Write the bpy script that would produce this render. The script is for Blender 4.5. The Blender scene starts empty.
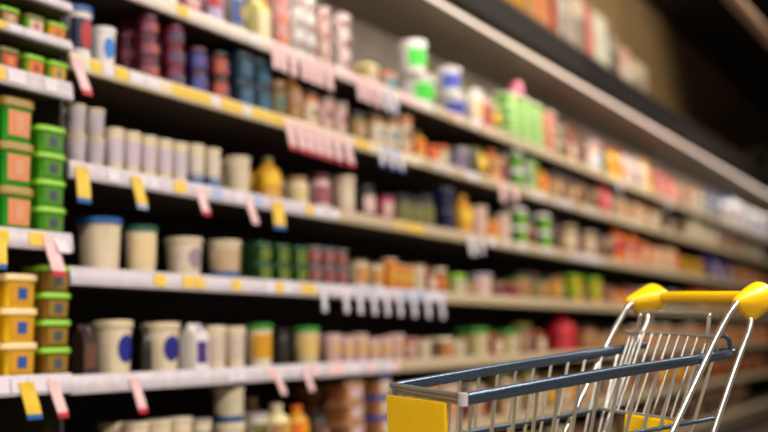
import bpy, bmesh, math, random
from mathutils import Vector, Matrix
random.seed(7)
sc = bpy.context.scene
COL = sc.collection

# ------------------------------------------------------------------ camera
F = 1000.0                       # focal length in pixels of a 768 px wide frame
EYE = Vector((0, 0, 0.80))
ROLL = 0.045
vy = Vector(((1000-384)/F, -(330-216)/F, -1.0)).normalized()      # aisle direction seen by the lens
hz = Vector((math.cos(ROLL), math.sin(ROLL), 0)).normalized()     # horizon direction
vz = hz.cross(vy) * -1
vz = vz.normalized()
if vz.y < 0: vz = -vz
vx = vy.cross(vz).normalized()
# rows vx, vy, vz are the world axes in camera coordinates -> camera-to-world matrix
C2W = Matrix((vx, vy, vz))
def project(p):
    q = C2W.transposed() @ (Vector(p) - EYE)
    return (384 + F*q.x/-q.z, 216 - F*q.y/-q.z)
def ray(px, py):
    return (C2W @ Vector(((px-384)/F, (216-py)/F, -1.0)))
cam_d = bpy.data.cameras.new('camera')
cam_d.sensor_width = 36; cam_d.lens = F/768*36; cam_d.clip_start = 0.05
cam = bpy.data.objects.new('camera', cam_d); COL.objects.link(cam)
cam.matrix_world = Matrix.Translation(EYE) @ C2W.to_4x4()
cam_d.dof.use_dof = True; cam_d.dof.focus_distance = 1.93; cam_d.dof.aperture_fstop = 1.3
sc.camera = cam

# distance of the shelf fronts: three shelf pitches of 0.30 m between two rows of the left end
PITCH = 0.30
def zdiff(x0):
    zs = []
    for py in (60, 383):
        r = ray(75, py); t = -x0/r.x; zs.append((r*t).z)
    return zs[0]-zs[1]
X0 = 3*PITCH/zdiff(1.0)
XS = -X0                                   # plane of the price rails
def on_plane(px, py, x=XS):
    r = ray(px, py); return EYE + r*((x-EYE.x)/r.x)
def y_at(px, z, x=XS):
    lo, hi = -2.0, 60.0
    for _ in range(50):
        m = (lo+hi)/2
        q = C2W.transposed() @ (Vector((x, m, z))-EYE)
        if q.z < -0.01 and 384+F*q.x/-q.z > px: hi = m
        else:
            if q.z >= -0.01: lo = m
            else: lo = m
    return (lo+hi)/2
def zline(p0, p1, x=XS):
    return (on_plane(*p0, x=x).z + on_plane(*p1, x=x).z)/2
SH = {1: zline((180, 8), (560, 160)), 2: zline((78, 60), (560, 203)), 3: zline((65, 162), (553, 255)),
      4: zline((65, 275), (560, 304)), 5: zline((76, 383), (492, 361))}
SH[6] = SH[5]-PITCH; SH[7] = SH[5]-2*PITCH
LB = {'a': zline((0, 2), (60, 18)), 'b': zline((0, 34), (62, 50)), 'c': zline((0, 76), (70, 96)),
      'd': zline((0, 238), (65, 244)), 'e': zline((0, 387), (75, 382))}
print('X0', X0, 'SH', SH, 'LB', LB)
LB['a'] += .022
YL = y_at(64, 1.1) + .008                          # joint between the left bay and the long case
YE = 14.5

# ------------------------------------------------------------------ materials
def lin(c):
    return tuple(((v/255)/12.92 if v/255 <= .04045 else ((v/255+.055)/1.055)**2.4) for v in c) + (1,)
MATS = {}
def mat(name, col, rough=.45, metal=0.0, noise=.06, scale=30, emit=None, bump=0):
    key = (name, tuple(col), rough, metal)
    if key in MATS: return MATS[key]
    m = bpy.data.materials.new(name); m.use_nodes = True
    nt = m.node_tree; b = nt.nodes['Principled BSDF']
    b.inputs['Roughness'].default_value = rough; b.inputs['Metallic'].default_value = metal
    c = lin(col)
    if emit:
        b.inputs['Base Color'].default_value = c
        b.inputs['Emission Color'].default_value = c; b.inputs['Emission Strength'].default_value = emit
    else:
        tc = nt.nodes.new('ShaderNodeTexCoord'); nz = nt.nodes.new('ShaderNodeTexNoise')
        nz.inputs['Scale'].default_value = scale; nz.inputs['Detail'].default_value = 3
        cr = nt.nodes.new('ShaderNodeValToRGB')
        cr.color_ramp.elements[0].position = .3; cr.color_ramp.elements[1].position = .7
        cr.color_ramp.elements[0].color = tuple(v*(1-noise*2) for v in c[:3])+(1,)
        cr.color_ramp.elements[1].color = tuple(min(1, v*(1+noise)) for v in c[:3])+(1,)
        nt.links.new(tc.outputs['Object'], nz.inputs['Vector'])
        nt.links.new(nz.outputs['Fac'], cr.inputs['Fac'])
        nt.links.new(cr.outputs['Color'], b.inputs['Base Color'])
        if bump:
            bp = nt.nodes.new('ShaderNodeBump'); bp.inputs['Strength'].default_value = bump
            nt.links.new(nz.outputs['Fac'], bp.inputs['Height']); nt.links.new(bp.outputs['Normal'], b.inputs['Normal'])
    MATS[key] = m
    return m
def plastic(col): return mat('plastic', col, .42)
def print_(col): return mat('printed_film', col, .5)

# ------------------------------------------------------------------ mesh helpers
def mesh_of(bm, name, m=None, smooth=True):
    me = bpy.data.meshes.new(name)
    bmesh.ops.recalc_face_normals(bm, faces=bm.faces)
    bm.to_mesh(me); bm.free()
    if m: me.materials.append(m)
    if smooth:
        me.shade_smooth()
        try: me.set_sharp_from_angle(angle=math.radians(40))
        except Exception: pass
    return me
def link(name, me, parent=None, loc=(0, 0, 0)):
    o = bpy.data.objects.new(name, me); COL.objects.link(o); o.location = loc
    if parent: o.parent = parent
    return o
def tag(o, label=None, cat=None, group=None, kind=None):
    if label: o['label'] = label
    if cat: o['category'] = cat
    if group: o['group'] = group
    if kind: o['kind'] = kind
    return o
def box(bm, lo, hi, bev=0):
    r = bmesh.ops.create_cube(bm, size=1)
    for v in r['verts']:
        v.co = Vector([lo[i] + (v.co[i]+.5)*(hi[i]-lo[i]) for i in range(3)])
    if bev:
        es = list({e for v in r['verts'] for e in v.link_edges})
        bmesh.ops.bevel(bm, geom=es, offset=bev, segments=2, affect='EDGES', profile=.5)
def boxobj(name, lo, hi, m, parent=None, bev=0):
    bm = bmesh.new(); box(bm, lo, hi, bev)
    return link(name, mesh_of(bm, name, m), parent)
def lathe(bm, prof, seg=24, power=None, closed=True):
    rings = []
    for r, z in prof:
        ring = []
        for i in range(seg):
            a = 2*math.pi*i/seg; cx, sy = math.cos(a), math.sin(a)
            k = 1.0
            if power: k = 1/((abs(cx)**power+abs(sy)**power)**(1/power))
            ring.append(bm.verts.new((r*k*cx, r*k*sy, z)))
        rings.append(ring)
    for a, b in zip(rings, rings[1:]):
        for i in range(seg):
            bm.faces.new((a[i], a[(i+1) % seg], b[(i+1) % seg], b[i]))
    if closed:
        bm.faces.new(rings[0][::-1]); bm.faces.new(rings[-1])
def tube(bm, pts, r, seg=8, smooth_n=0, r2=None, upv=None):
    pts = [Vector(p) for p in pts]
    if smooth_n and len(pts) > 2:
        P = [pts[0]]+pts+[pts[-1]]; out = []
        for i in range(1, len(P)-2):
            for k in range(smooth_n):
                t = k/smooth_n; a, b, c, d = P[i-1], P[i], P[i+1], P[i+2]
                out.append(.5*((2*b)+(-a+c)*t+(2*a-5*b+4*c-d)*t*t+(-a+3*b-3*c+d)*t**3))
        out.append(pts[-1]); pts = out
    prev = None; u = None
    for i, p in enumerate(pts):
        d = (pts[min(i+1, len(pts)-1)]-pts[max(i-1, 0)]).normalized()
        if upv is not None: u = (Vector(upv)-d*Vector(upv).dot(d)).normalized()
        elif u is None:
            u = d.orthogonal().normalized()
        else: u = (u-d*u.dot(d)).normalized()
        w = d.cross(u)
        ru, rw = (r2 or r), r
        ring = [bm.verts.new(p+u*ru*math.cos(2*math.pi*k/seg)+w*rw*math.sin(2*math.pi*k/seg)) for k in range(seg)]
        if prev:
            for k in range(seg): bm.faces.new((prev[k], prev[(k+1) % seg], ring[(k+1) % seg], ring[k]))
        else: bm.faces.new(ring[::-1])
        prev = ring
    bm.faces.new(prev)

# ------------------------------------------------------------------ product prototypes (unit width, unit height, face towards +X)
def cone_patch(r0, r1, z0, z1, half, off=.012, power=None, ellipse=False, n=14, rows=6):
    """a wrapped label on a tapered wall; radii at z=0 and z=1"""
    bm = bmesh.new(); g = {}
    for j in range(rows+1):
        tz = j/rows*2-1
        for i in range(n+1):
            ta = i/n*2-1
            if ellipse: k = math.sqrt(max(0, 1-tz*tz))*.999+.001
            else: k = 1
            a = ta*half*k; z = (z0+z1)/2+tz*(z1-z0)/2
            r = r0+(r1-r0)*z+off
            c, s = math.cos(a), math.sin(a)
            if power: r = r/((abs(c)**power+abs(s)**power)**(1/power))
            g[i, j] = bm.verts.new((r*c, r*s, z))
    for j in range(rows):
        for i in range(n):
            bm.faces.new((g[i, j], g[i+1, j], g[i+1, j+1], g[i, j+1]))
    r = bmesh.ops.extrude_face_region(bm, geom=list(bm.faces))
    for v in [e for e in r['geom'] if isinstance(e, bmesh.types.BMVert)]:
        h = Vector((v.co.x, v.co.y, 0)).normalized(); v.co -= h*off*.9
    bmesh.ops.remove_doubles(bm, verts=bm.verts, dist=1e-5)
    return bm
BLANK = plastic((200, 200, 200))
def proto_mesh(name, bm): return mesh_of(bm, name, BLANK)
def L(prof, seg=24, power=None):
    bm = bmesh.new(); lathe(bm, prof, seg, power); return bm
def panel(x, y0, y1, z0, z1, t=.01):
    bm = bmesh.new(); box(bm, (x-.002, y0, z0), (x+t, y1, z1)); return bm
PR = {}
PR['bucket'] = ('bucket', 'bucket', [
    (None, L([(.385, 0), (.40, .012), (.455, .84), (.475, .845), (.475, .885), (.46, .89)])),
    ('foot_band', L([(.402, .02), (.408, .02), (.426, .25), (.416, .25)])),
    ('lid', L([(.484, .87), (.498, .875), (.498, .975), (.485, .99), (.45, .985), (.44, 1.0)])),
    ('label', cone_patch(.40, .463, .2, .76, 1.35)),
    ('emblem', cone_patch(.412, .475, .2, .74, .56, ellipse=True, off=.010, rows=12))])
PR['yogurt_cup'] = ('yogurt_cup', 'yogurt', [
    (None, L([(.33, 0), (.36, .02), (.385, .1), (.455, .88), (.48, .9), (.48, .93)])),
    ('lid', L([(.485, .93), (.5, .935), (.5, .955), (.49, .985), (.40, 1.0)])),
    ('foot_band', L([(.366, .02), (.374, .02), (.414, .30), (.404, .30)])),
    ('emblem', cone_patch(.382, .477, .32, .66, .5, ellipse=True, off=.012, rows=10)),
    ('label', cone_patch(.37, .465, .2, .75, 1.25))])
PR['tub'] = ('margarine_tub', 'tub', [
    (None, L([(.40, 0), (.425, .03), (.455, .78), (.47, .8)], 32, 5)),
    ('lid', L([(.472, .78), (.497, .79), (.497, .95), (.48, .985), (.3, .99), (.29, .975)], 32, 5)),
    ('emblem', cone_patch(.438, .48, .24, .58, .26, power=5, off=.014)),
    ('label', cone_patch(.425, .468, .12, .7, .62, power=5, off=.014))])
PR['jar'] = ('jar', 'jar', [
    (None, L([(.42, 0), (.46, .03), (.47, .1), (.47, .68), (.44, .77), (.40, .8), (.40, .84)])),
    ('lid', L([(.42, .83), (.44, .835), (.44, .985), (.42, 1.0)])),
    ('emblem', cone_patch(.482, .482, .25, .52, .55, ellipse=True, rows=10)),
    ('label', cone_patch(.47, .47, .15, .65, 1.3))])
PR['bottle'] = ('bottle', 'bottle', [
    (None, L([(.42, 0), (.46, .02), (.475, .06), (.475, .2), (.45, .26), (.475, .32), (.475, .62), (.40, .72), (.22, .82), (.17, .86), (.17, .9)])),
    ('cap', L([(.21, .875), (.22, .88), (.22, .985), (.2, 1.0)])),
    ('emblem', cone_patch(.49, .49, .38, .56, .5, ellipse=True, rows=10)),
    ('label', cone_patch(.478, .478, .33, .61, 1.35))])
def carton_bm():
    bm = bmesh.new()
    d = .44
    vs = [bm.verts.new(p) for p in [(-d, -d, 0), (d, -d, 0), (d, d, 0), (-d, d, 0), (-d, -d, .76), (d, -d, .76), (d, d, .76), (-d, d, .76),
                                    (0, -d*.96, .93), (0, d*.96, .93), (-.02, -d, .93), (.02, -d, .93), (.02, d, .93), (-.02, d, .93),
                                    (-.02, -d, 1), (.02, -d, 1), (.02, d, 1), (-.02, d, 1)]]
    f = lambda *i: bm.faces.new([vs[k] for k in i])
    f(3, 2, 1, 0); f(0, 1, 5, 4); f(1, 2, 6, 5); f(2, 3, 7, 6); f(3, 0, 4, 7)
    f(4, 5, 11, 10); f(7, 13, 12, 6); f(5, 6, 12, 11); f(4, 10, 13, 7)
    f(10, 11, 15, 14); f(12, 13, 17, 16); f(11, 12, 16, 15); f(13, 10, 14, 17); f(14, 15, 16, 17)
    for k in (8, 9): bm.verts.remove(vs[k])
    return bm
capbm = bmesh.new(); lathe(capbm, [(.13, 0), (.13, .07), (.11, .08)], 16)
bmesh.ops.transform(capbm, matrix=Matrix.Translation((.27, 0, .82)) @ Matrix.Rotation(math.radians(58), 4, 'Y'), verts=capbm.verts)
PR['carton'] = ('drink_carton', 'carton', [(None, carton_bm()), ('cap', capbm), ('label', panel(.44, -.34, .34, .14, .62))])
bb = bmesh.new(); box(bb, (-.3, -.47, 0), (.3, .47, 1), .012)
fl = bmesh.new(); box(fl, (-.305, -.475, .9), (.305, .475, 1.004), .004)
PR['box'] = ('food_box', 'box', [(None, bb), ('flap', fl), ('emblem', panel(.31, -.2, .25, .4, .62)), ('label', panel(.3, -.36, .36, .18, .74))])
def pouch_bm():
    bm = bmesh.new(); n, m = 10, 12; g = {}
    for s in (0, 1):
        for j in range(m+1):
            for i in range(n+1):
                u, v = i/n*2-1, j/m*2-1
                if s and (abs(u) == 1 or abs(v) == 1): g[s, i, j] = g[0, i, j]; continue
                d = .27*(1-u**4)*(1-abs(v)**3)*(1-.25*v) + .012
                if abs(u) == 1 or abs(v) == 1: d = 0
                w = .48*(1-.06*(1-v*v))
                g[s, i, j] = bm.verts.new(((d if s else -d)+.02*math.sin(5*u+3*v), u*w, .5+v*.5))
    for s in (0, 1):
        for j in range(m):
            for i in range(n):
                q = [g[s, i, j], g[s, i+1, j], g[s, i+1, j+1], g[s, i, j+1]]
                bm.faces.new(q)
    return bm
def pouch_label():
    bm = bmesh.new(); n, m = 8, 8; g = {}
    for s in (0, 1):
        for j in range(m+1):
            for i in range(n+1):
                u, v = (i/n*2-1)*.6, (j/m*2-1)*.5
                d = .27*(1-u**4)*(1-abs(v)**3)*(1-.25*v) + .012 + (.012 if s else -.004)
                g[s, i, j] = bm.verts.new((d+.02*math.sin(5*u+3*v), u*.47, .5+v*.5))
    for s in (0, 1):
        for j in range(m):
            for i in range(n): bm.faces.new((g[s, i, j], g[s, i+1, j], g[s, i+1, j+1], g[s, i, j+1]))
    for i in range(n):
        for j in (0, m): bm.faces.new((g[0, i, j], g[0, i+1, j], g[1, i+1, j], g[1, i, j]))
    for j in range(m):
        for i in (0, n): bm.faces.new((g[0, i, j], g[0, i, j+1], g[1, i, j+1], g[1, i, j]))
    return bm
PR['pouch'] = ('pouch', 'bag', [(None, pouch_bm()), ('label', pouch_label())])
MESH = {k: (n, c, [(pn, proto_mesh(pn or n, bm)) for pn, bm in parts]) for k, (n, c, parts) in PR.items()}

def setmat(o, m):
    o.material_slots[0].link = 'OBJECT'; o.material_slots[0].material = m
def make(kind, body, lid, lab, emb=None, foot=None):
    n, c, parts = MESH[kind]
    root = link(n, parts[0][1]); setmat(root, plastic(body))
    for pn, me in parts[1:]:
        if pn == 'emblem' and emb is None: continue
        if pn == 'foot_band' and foot is None: continue
        if lab is None and pn == 'label': continue
        o = link(pn, me, root)
        setmat(o, print_(foot) if pn == 'foot_band' else {'lid': plastic, 'cap': plastic, 'flap': plastic}.get(pn, print_)(emb if pn == 'emblem' else lab if pn == 'label' else lid))
    return root
def dup(root):
    r = root.copy(); COL.objects.link(r)
    for ch in list(root.children):
        c = ch.copy(); COL.objects.link(c); c.parent = r
    return r
ORD = ['first', 'second', 'third', 'fourth', 'fifth', 'sixth', 'seventh', 'eighth', 'ninth', 'tenth', 'eleventh', 'twelfth',
       'thirteenth', 'fourteenth', 'fifteenth', 'sixteenth', 'seventeenth', 'eighteenth', 'nineteenth', 'twentieth']
SHN = {1: 'top shelf', 2: 'second shelf', 3: 'third shelf', 4: 'fourth shelf', 5: 'fifth shelf', 6: 'sixth shelf', 7: 'lowest shelf',
       'a': 'first left shelf', 'b': 'second left shelf', 'c': 'third left shelf', 'd': 'fourth left shelf', 'e': 'fifth left shelf'}
CATW = {'bucket': 'bucket', 'yogurt_cup': 'yogurt cup', 'tub': 'tub', 'jar': 'jar', 'bottle': 'bottle', 'carton': 'carton', 'box': 'box', 'pouch': 'bag'}
LABELS = {}
TOPZ = .022; SETB = .016
# colours
CREAM = (220, 202, 170); WHITE = (228, 222, 218); PINKW = (216, 180, 170); PINK = (214, 120, 130); RED = (180, 24, 34)
MAROON = (92, 18, 36); NAVY = (22, 28, 70); BLUE = (24, 84, 150); TEAL = (26, 62, 84); GREEN = (46, 130, 34); LIME = (130, 190, 30)
DGREEN = (24, 70, 34); ORANGE = (222, 110, 22); AMBER = (206, 146, 24); YELLOW = (236, 188, 20); TAN = (164, 122, 74)
BROWN = (92, 58, 34); DARK = (34, 26, 24); GREY = (150, 144, 140); OLIVE = (112, 106, 44); PURPLE = (74, 40, 110); LILAC = (176, 160, 190); PEACH = (214, 136, 84)

END = {}
ALTS = [('jar', 'dark brown', BROWN, DARK, (120, 80, 50)), ('yogurt_cup', 'cream', CREAM, TAN, (206, 190, 160)), ('jar', 'black', DARK, BROWN, OLIVE),
        ('bottle', 'light amber', AMBER, BROWN, ORANGE), ('carton', 'rust red', (150, 60, 36), TAN, CREAM), ('jar', 'olive', OLIVE, DARK, TAN),
        ('box', 'dark', (50, 38, 32), BROWN, TAN), ('jar', 'tan', TAN, DARK, MAROON)]
def run(sh, px0, px1, kind, desc, w, h, body, lid, lab, emb=None, foot=None, stack=1, rows=1, gap=.006, dscale=1.0, fixed=None, z0=0, back=0):
    """fill one stretch of a shelf with copies of one product; w,h in metres"""
    zb = (SH[sh] if sh in SH else LB[sh]) + TOPZ
    xf = XS + (0.03 if sh in LB else 0)
    depthk = {'box': .61, 'pouch': .60}.get(kind, 1.0)*dscale
    xc = xf-SETB-w*depthk/2
    ya = y_at(px0, zb, xc); yb = y_at(px1, zb, xc)
    ya = max(ya, YL+.012) if sh in SH else ya
    yb = min(yb, YL-.008) if sh in LB else min(yb, YE-.05)
    if not z0 and not back:
        ya = max(ya, END.get(sh, -99)+.003)
    if sh in SH and px1 < 430 and fixed is None and not back and not z0: rows = max(rows, 2)
    alt = None
    if sh in SH and px0 > 395 and fixed is None and not back and not z0:
        alt = random.Random(desc+str(sh)).choice(ALTS)
    n = max(1, int((yb-ya+gap*2)/(w+gap))) if fixed is None else fixed
    step = max((yb-ya)/n, w*.9 if fixed is None else w+.002)
    if not z0 and not back: END[sh] = ya+step*n
    lvl = sorted((SH if sh in SH else LB).values())
    up = [v for v in lvl if v > (SH[sh] if sh in SH else LB[sh])+.01]
    if up and not z0 and h*stack > up[0]-.036-zb:
        h = (up[0]-.036-zb)/stack
    altfirst = None; hh = h*stack
    if n == 1 and fixed is None: step = max(step, w)
    first = None
    if emb is None and lab is not None and kind not in ('bucket', 'carton', 'pouch') and sh != 3:
        rr = random.Random(desc); e = rr.choice([MAROON, BLUE, (60, 110, 50), ORANGE, BROWN, RED, LILAC, CREAM, YELLOW])
        emb = tuple(int(.55*a+.45*b) for a, b in zip(e, lab))
    name = desc + ' ' + CATW[kind]
    for row in range(rows):
        for i in range(n):
            if alt and i % 2 and step > .05:
                if row: continue
                if altfirst is None: o = altfirst = make(alt[0], *alt[2:])
                else: o = dup(altfirst)
                k_ = min(w, step, .14)*.93; dk = {'box': .61}.get(alt[0], 1.0)
                o.location = (xf-SETB-w*depthk/2, ya+step*(i+.5), zb+.0005); o.rotation_euler = (0, 0, random.uniform(-.05, .05))
                o.scale = (k_, k_, min(hh, .24)*random.uniform(.72, .95))
                for k2 in ('label', 'category', 'group'):
                    if k2 in o.keys(): del o[k2]
                nm = alt[1]+' '+CATW[alt[0]]
                lb = f"{nm}, {ORD[i//2] if i//2 < 20 else 'last'} such, between {name}s on {SHN[sh]}"
                if lb in LABELS: print('DUPLABEL', lb)
                if len(lb.split()) > 16: print('LONG', lb)
                LABELS[lb] = 1
                tag(o, lb, CATW[alt[0]], nm+'s among '+name+'s on the '+SHN[sh])
                continue
            for k in range(stack):
                if first is None: o = first = make(kind, body, lid, lab, emb, foot)
                else: o = dup(first)
                o.location = (xf-SETB-back-w*depthk/2-row*(w*depthk+.012), ya+step*(i+.5), zb+z0+k*(h+.0006)+.0005)
                wob = random.uniform(-.06, .06) if kind in ('box', 'pouch', 'tub', 'carton') else random.uniform(-.25, .25)
                o.rotation_euler = (0, 0, wob*(.5 if kind in ('box', 'tub') else 1))
                s = 1 if stack > 1 else random.uniform(.97, 1.0) if px0 < 260 or fixed else random.uniform(.82, 1.02)
                ww = w if step >= w*.98 else step
                ww *= .97 if kind in ('box', 'tub', 'pouch', 'carton') else 1
                o.scale = (ww*(dscale if kind in ('box', 'pouch') else 1), ww, h*s)
                parts = [name]
                if n > 1: parts.append((ORD[i] if i < 20 else 'last') + ' from left')
                if stack > 1: parts.append({0: 'bottom of stack', stack-1: 'top of stack'}.get(k, 'middle of stack' if stack == 3 else ORD[k]+' up in stack'))
                if row: parts.append('back row')
                lb = ', '.join(parts) + ' on ' + SHN[sh]
                if len(lb.split()) > 16: lb = lb.replace(' from left', '').replace(' of stack', '')
                if lb in LABELS: print('DUPLABEL', lb)
                if len(lb.split()) > 16: print('LONG', lb)
                LABELS[lb] = 1
                for k2 in ('label', 'category', 'group'):
                    if k2 in o.keys(): del o[k2]
                tag(o, lb, CATW[kind].split()[-1] if kind != 'yogurt_cup' else 'yogurt cup', name + 's on the ' + SHN[sh])

# ---- left bay
run('a', -40, 62, 'tub', 'orange and yellow', .06, .055, ORANGE, YELLOW, AMBER, fixed=4)
run('b', -40, 17, 'tub', 'olive lidded', .07, .075, OLIVE, LIME, TAN, fixed=2)
run('b', 18, 39, 'tub', 'cream labelled green', .07, .076, LIME, OLIVE, PINKW, fixed=1)
run('b', 40, 62, 'tub', 'lime and orange', .07, .076, YELLOW, LIME, ORANGE, fixed=1)
run('c', -40, 16, 'tub', 'dark green', .072, .082, OLIVE, OLIVE, (190, 60, 24), fixed=2)
run('c', 17, 39, 'tub', 'orange labelled lime', .072, .085, (150, 170, 30), LIME, ORANGE, fixed=1)
run('c', 40, 62, 'tub', 'yellow labelled lime', .072, .08, (150, 170, 30), LIME, AMBER, fixed=1)
run('d', -52, 19, 'tub', 'peach labelled green', .112, .117, (30, 150, 30), (150, 120, 30), PEACH, emb=(214, 150, 110), stack=3, fixed=2)
run('d', 23, 57, 'tub', 'bright green flat', .1, .0735, (70, 150, 16), LIME, (70, 130, 20), emb=(70, 66, 84), stack=4, fixed=1)
run('e', -52, 19, 'tub', 'yellow', .115, .087, YELLOW, (230, 200, 140), AMBER, emb=(40, 80, 150), stack=3, fixed=2)
run('e', 25, 60, 'tub', 'brown lime lidded', .104, .072, (130, 90, 18), LIME, (140, 110, 30), emb=(70, 76, 84), stack=4, fixed=1)

# ---- top shelf
run(1, 60, 178, 'yogurt_cup', 'white', .08, .14, WHITE, WHITE, LILAC, rows=1)
run(1, 179, 203, 'yogurt_cup', 'pink', .075, .15, PINK, WHITE, PINKW)
run(1, 204, 224, 'bottle', 'lilac and orange', .07, .17, LILAC, ORANGE, RED)
run(1, 225, 246, 'yogurt_cup', 'grey', .07, .15, GREY, WHITE, BLUE)
run(1, 247, 270, 'carton', 'pale yellow', .075, .17, (220, 210, 140), YELLOW, CREAM)
run(1, 272, 290, 'yogurt_cup', 'pink striped', .075, .08, PINKW, PINK, PINK, stack=3)
run(1, 291, 314, 'yogurt_cup', 'grey printed white', .075, .085, WHITE, WHITE, (170, 170, 160), stack=3)
run(1, 315, 332, 'yogurt_cup', 'beige pink', .07, .08, PINKW, WHITE, (200, 160, 140), stack=3)
run(1, 333, 353, 'yogurt_cup', 'pink lidded white', .075, .085, WHITE, (236, 190, 200), PINKW, emb=MAROON, stack=3)
run(1, 355, 374, 'tub', 'cream yellow', .11, .09, (220, 200, 130), (226, 206, 140), CREAM)
run(1, 376, 392, 'tub', 'pink and teal', .1, .1, PINKW, PEACH, (90, 170, 180))
run(1, 397, 436, 'bucket', 'wide white green labelled', .19, .15, WHITE, WHITE, (60, 200, 50), fixed=1)
run(1, 399, 430, 'bucket', 'upper white green labelled', .14, .16, WHITE, WHITE, (60, 200, 50), fixed=1, z0=.151)
run(1, 438, 464, 'bucket', 'wide white blue labelled', .17, .12, WHITE, WHITE, (50, 60, 160), fixed=1)
run(1, 438, 461, 'bucket', 'upper white blue labelled', .14, .14, WHITE, WHITE, (60, 70, 170), fixed=1, z0=.121)
run(1, 440, 500, 'pouch', 'olive tall back', .16, .40, OLIVE, OLIVE, (130, 130, 60), back=.19)
run(1, 556, 700, 'pouch', 'rust orange tall back', .2, .41, (150, 80, 40), ORANGE, (120, 84, 60), back=.23)
run(1, 465, 473, 'yogurt_cup', 'big white', .1, .2, WHITE, WHITE, CREAM, fixed=1)
run(1, 473, 489, 'jar', 'red brown', .09, .17, (150, 60, 40), PINKW, (170, 70, 56))
run(1, 490, 499, 'bottle', 'yellow green', .07, .18, OLIVE, CREAM, YELLOW)
run(1, 500, 537, 'tub', 'lime green', .14, .066, (110, 190, 40), (226, 240, 190), (90, 180, 40), stack=4, fixed=3)
run(1, 514, 525, 'jar', 'magenta', .07, .08, (210, 60, 130), PINK, PINK, fixed=1, z0=.27)
run(1, 539, 552, 'tub', 'orange and cream', .13, .065, ORANGE, CREAM, (200, 80, 60), stack=4, fixed=1)
run(1, 553, 571, 'yogurt_cup', 'grey white', .12, .1, GREY, WHITE, OLIVE, stack=2)
run(1, 571, 587, 'jar', 'dark brown', .12, .2, BROWN, DARK, MAROON)
run(1, 588, 606, 'jar', 'beige', .12, .22, TAN, PINKW, WHITE)
run(1, 607, 622, 'bottle', 'orange capped yellow', .11, .25, YELLOW, ORANGE, ORANGE)
run(1, 623, 640, 'carton', 'white red topped', .13, .24, WHITE, RED, PINKW)
run(1, 641, 652, 'bottle', 'golden', .12, .3, YELLOW, YELLOW, AMBER)
run(1, 653, 668, 'jar', 'red and pink', .13, .2, RED, PINK, PINK)
run(1, 669, 688, 'box', 'peach', .16, .18, PEACH, TAN, PINKW)
run(1, 689, 703, 'jar', 'olive', .15, .22, OLIVE, TAN, GREY)
run(1, 704, 722, 'bottle', 'navy', .15, .3, NAVY, BLUE, BLUE)
run(1, 723, 734, 'bottle', 'white and blue', .16, .32, WHITE, BLUE, GREY)
run(1, 735, 764, 'carton', 'white and blue', .2, .34, WHITE, WHITE, BLUE)

# ---- second shelf
run(2, 66, 90, 'bucket', 'white blue topped', .085, .165, WHITE, BLUE, NAVY, emb=RED)
run(2, 92, 114, 'bucket', 'white blue oval', .078, .125, WHITE, WHITE, None, emb=(30, 120, 200))
run(2, 134, 160, 'jar', 'dark red', .075, .083, (80, 20, 40), (110, 36, 60), (130, 50, 76), stack=3, rows=2)
run(2, 161, 186, 'jar', 'crimson', .075, .078, (130, 14, 40), MAROON, (80, 40, 90), stack=3, rows=2)
run(2, 187, 207, 'jar', 'indigo', .075, .08, (36, 34, 100), MAROON, (60, 60, 140), stack=2, rows=2)
run(2, 208, 229, 'jar', 'red and orange', .075, .085, (110, 26, 24), DARK, (180, 70, 30), stack=2, rows=2)
run(2, 230, 266, 'tub', 'dark teal', .1, .1, TEAL, (22, 40, 60), (50, 90, 110), stack=2, rows=2)
run(2, 268, 284, 'jar', 'brown', .08, .15, BROWN, TAN, OLIVE)
run(2, 285, 300, 'bottle', 'golden brown', .08, .2, (160, 110, 50), TAN, TAN)
run(2, 301, 316, 'jar', 'peach', .085, .16, PEACH, BROWN, CREAM)
run(2, 317, 345, 'yogurt_cup', 'dusty pink', .09, .16, (190, 150, 136), GREY, PINKW)
run(2, 346, 366, 'jar', 'olive', .09, .14, OLIVE, DARK, TAN)
run(2, 367, 395, 'jar', 'beige dark lidded', .1, .17, TAN, BROWN, CREAM)
run(2, 396, 424, 'yogurt_cup', 'peach', .1, .19, PEACH, TAN, CREAM)
run(2, 425, 436, 'jar', 'red', .08, .1, RED, ORANGE, ORANGE)
run(2, 437, 446, 'jar', 'orange topped', .08, .1, TAN, ORANGE, CREAM)
run(2, 447, 468, 'tub', 'lilac grey', .12, .13, LILAC, GREY, (70, 70, 130), stack=1)
run(2, 469, 486, 'pouch', 'olive green', .12, .19, OLIVE, LIME, YELLOW)
run(2, 487, 506, 'bottle', 'orange tan', .11, .2, PEACH, ORANGE, TAN)
run(2, 507, 518, 'tub', 'green white', .12, .11, GREEN, WHITE, LIME, stack=2)
run(2, 519, 546, 'tub', 'striped green', .13, .1, WHITE, GREEN, LIME, stack=2)
run(2, 547, 572, 'jar', 'brown glass', .13, .2, BROWN, DARK, TAN)
run(2, 573, 596, 'jar', 'tan and brown', .13, .19, TAN, BROWN, BROWN)
run(2, 597, 611, 'pouch', 'red', .15, .22, (210, 50, 50), RED, PINK)
run(2, 612, 634, 'carton', 'cream peach', .15, .22, CREAM, PEACH, PEACH)
run(2, 635, 655, 'jar', 'beige brown', .15, .2, TAN, BROWN, CREAM)
run(2, 656, 685, 'tub', 'dark', .17, .14, DARK, BROWN, OLIVE)
run(2, 686, 712, 'yogurt_cup', 'pale green', .17, .2, (150, 150, 110), GREY, CREAM)
run(2, 713, 740, 'jar', 'grey brown', .19, .22, GREY, BROWN, TAN)
run(2, 741, 762, 'carton', 'mixed cream', .22, .24, CREAM, BLUE, BROWN)

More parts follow.
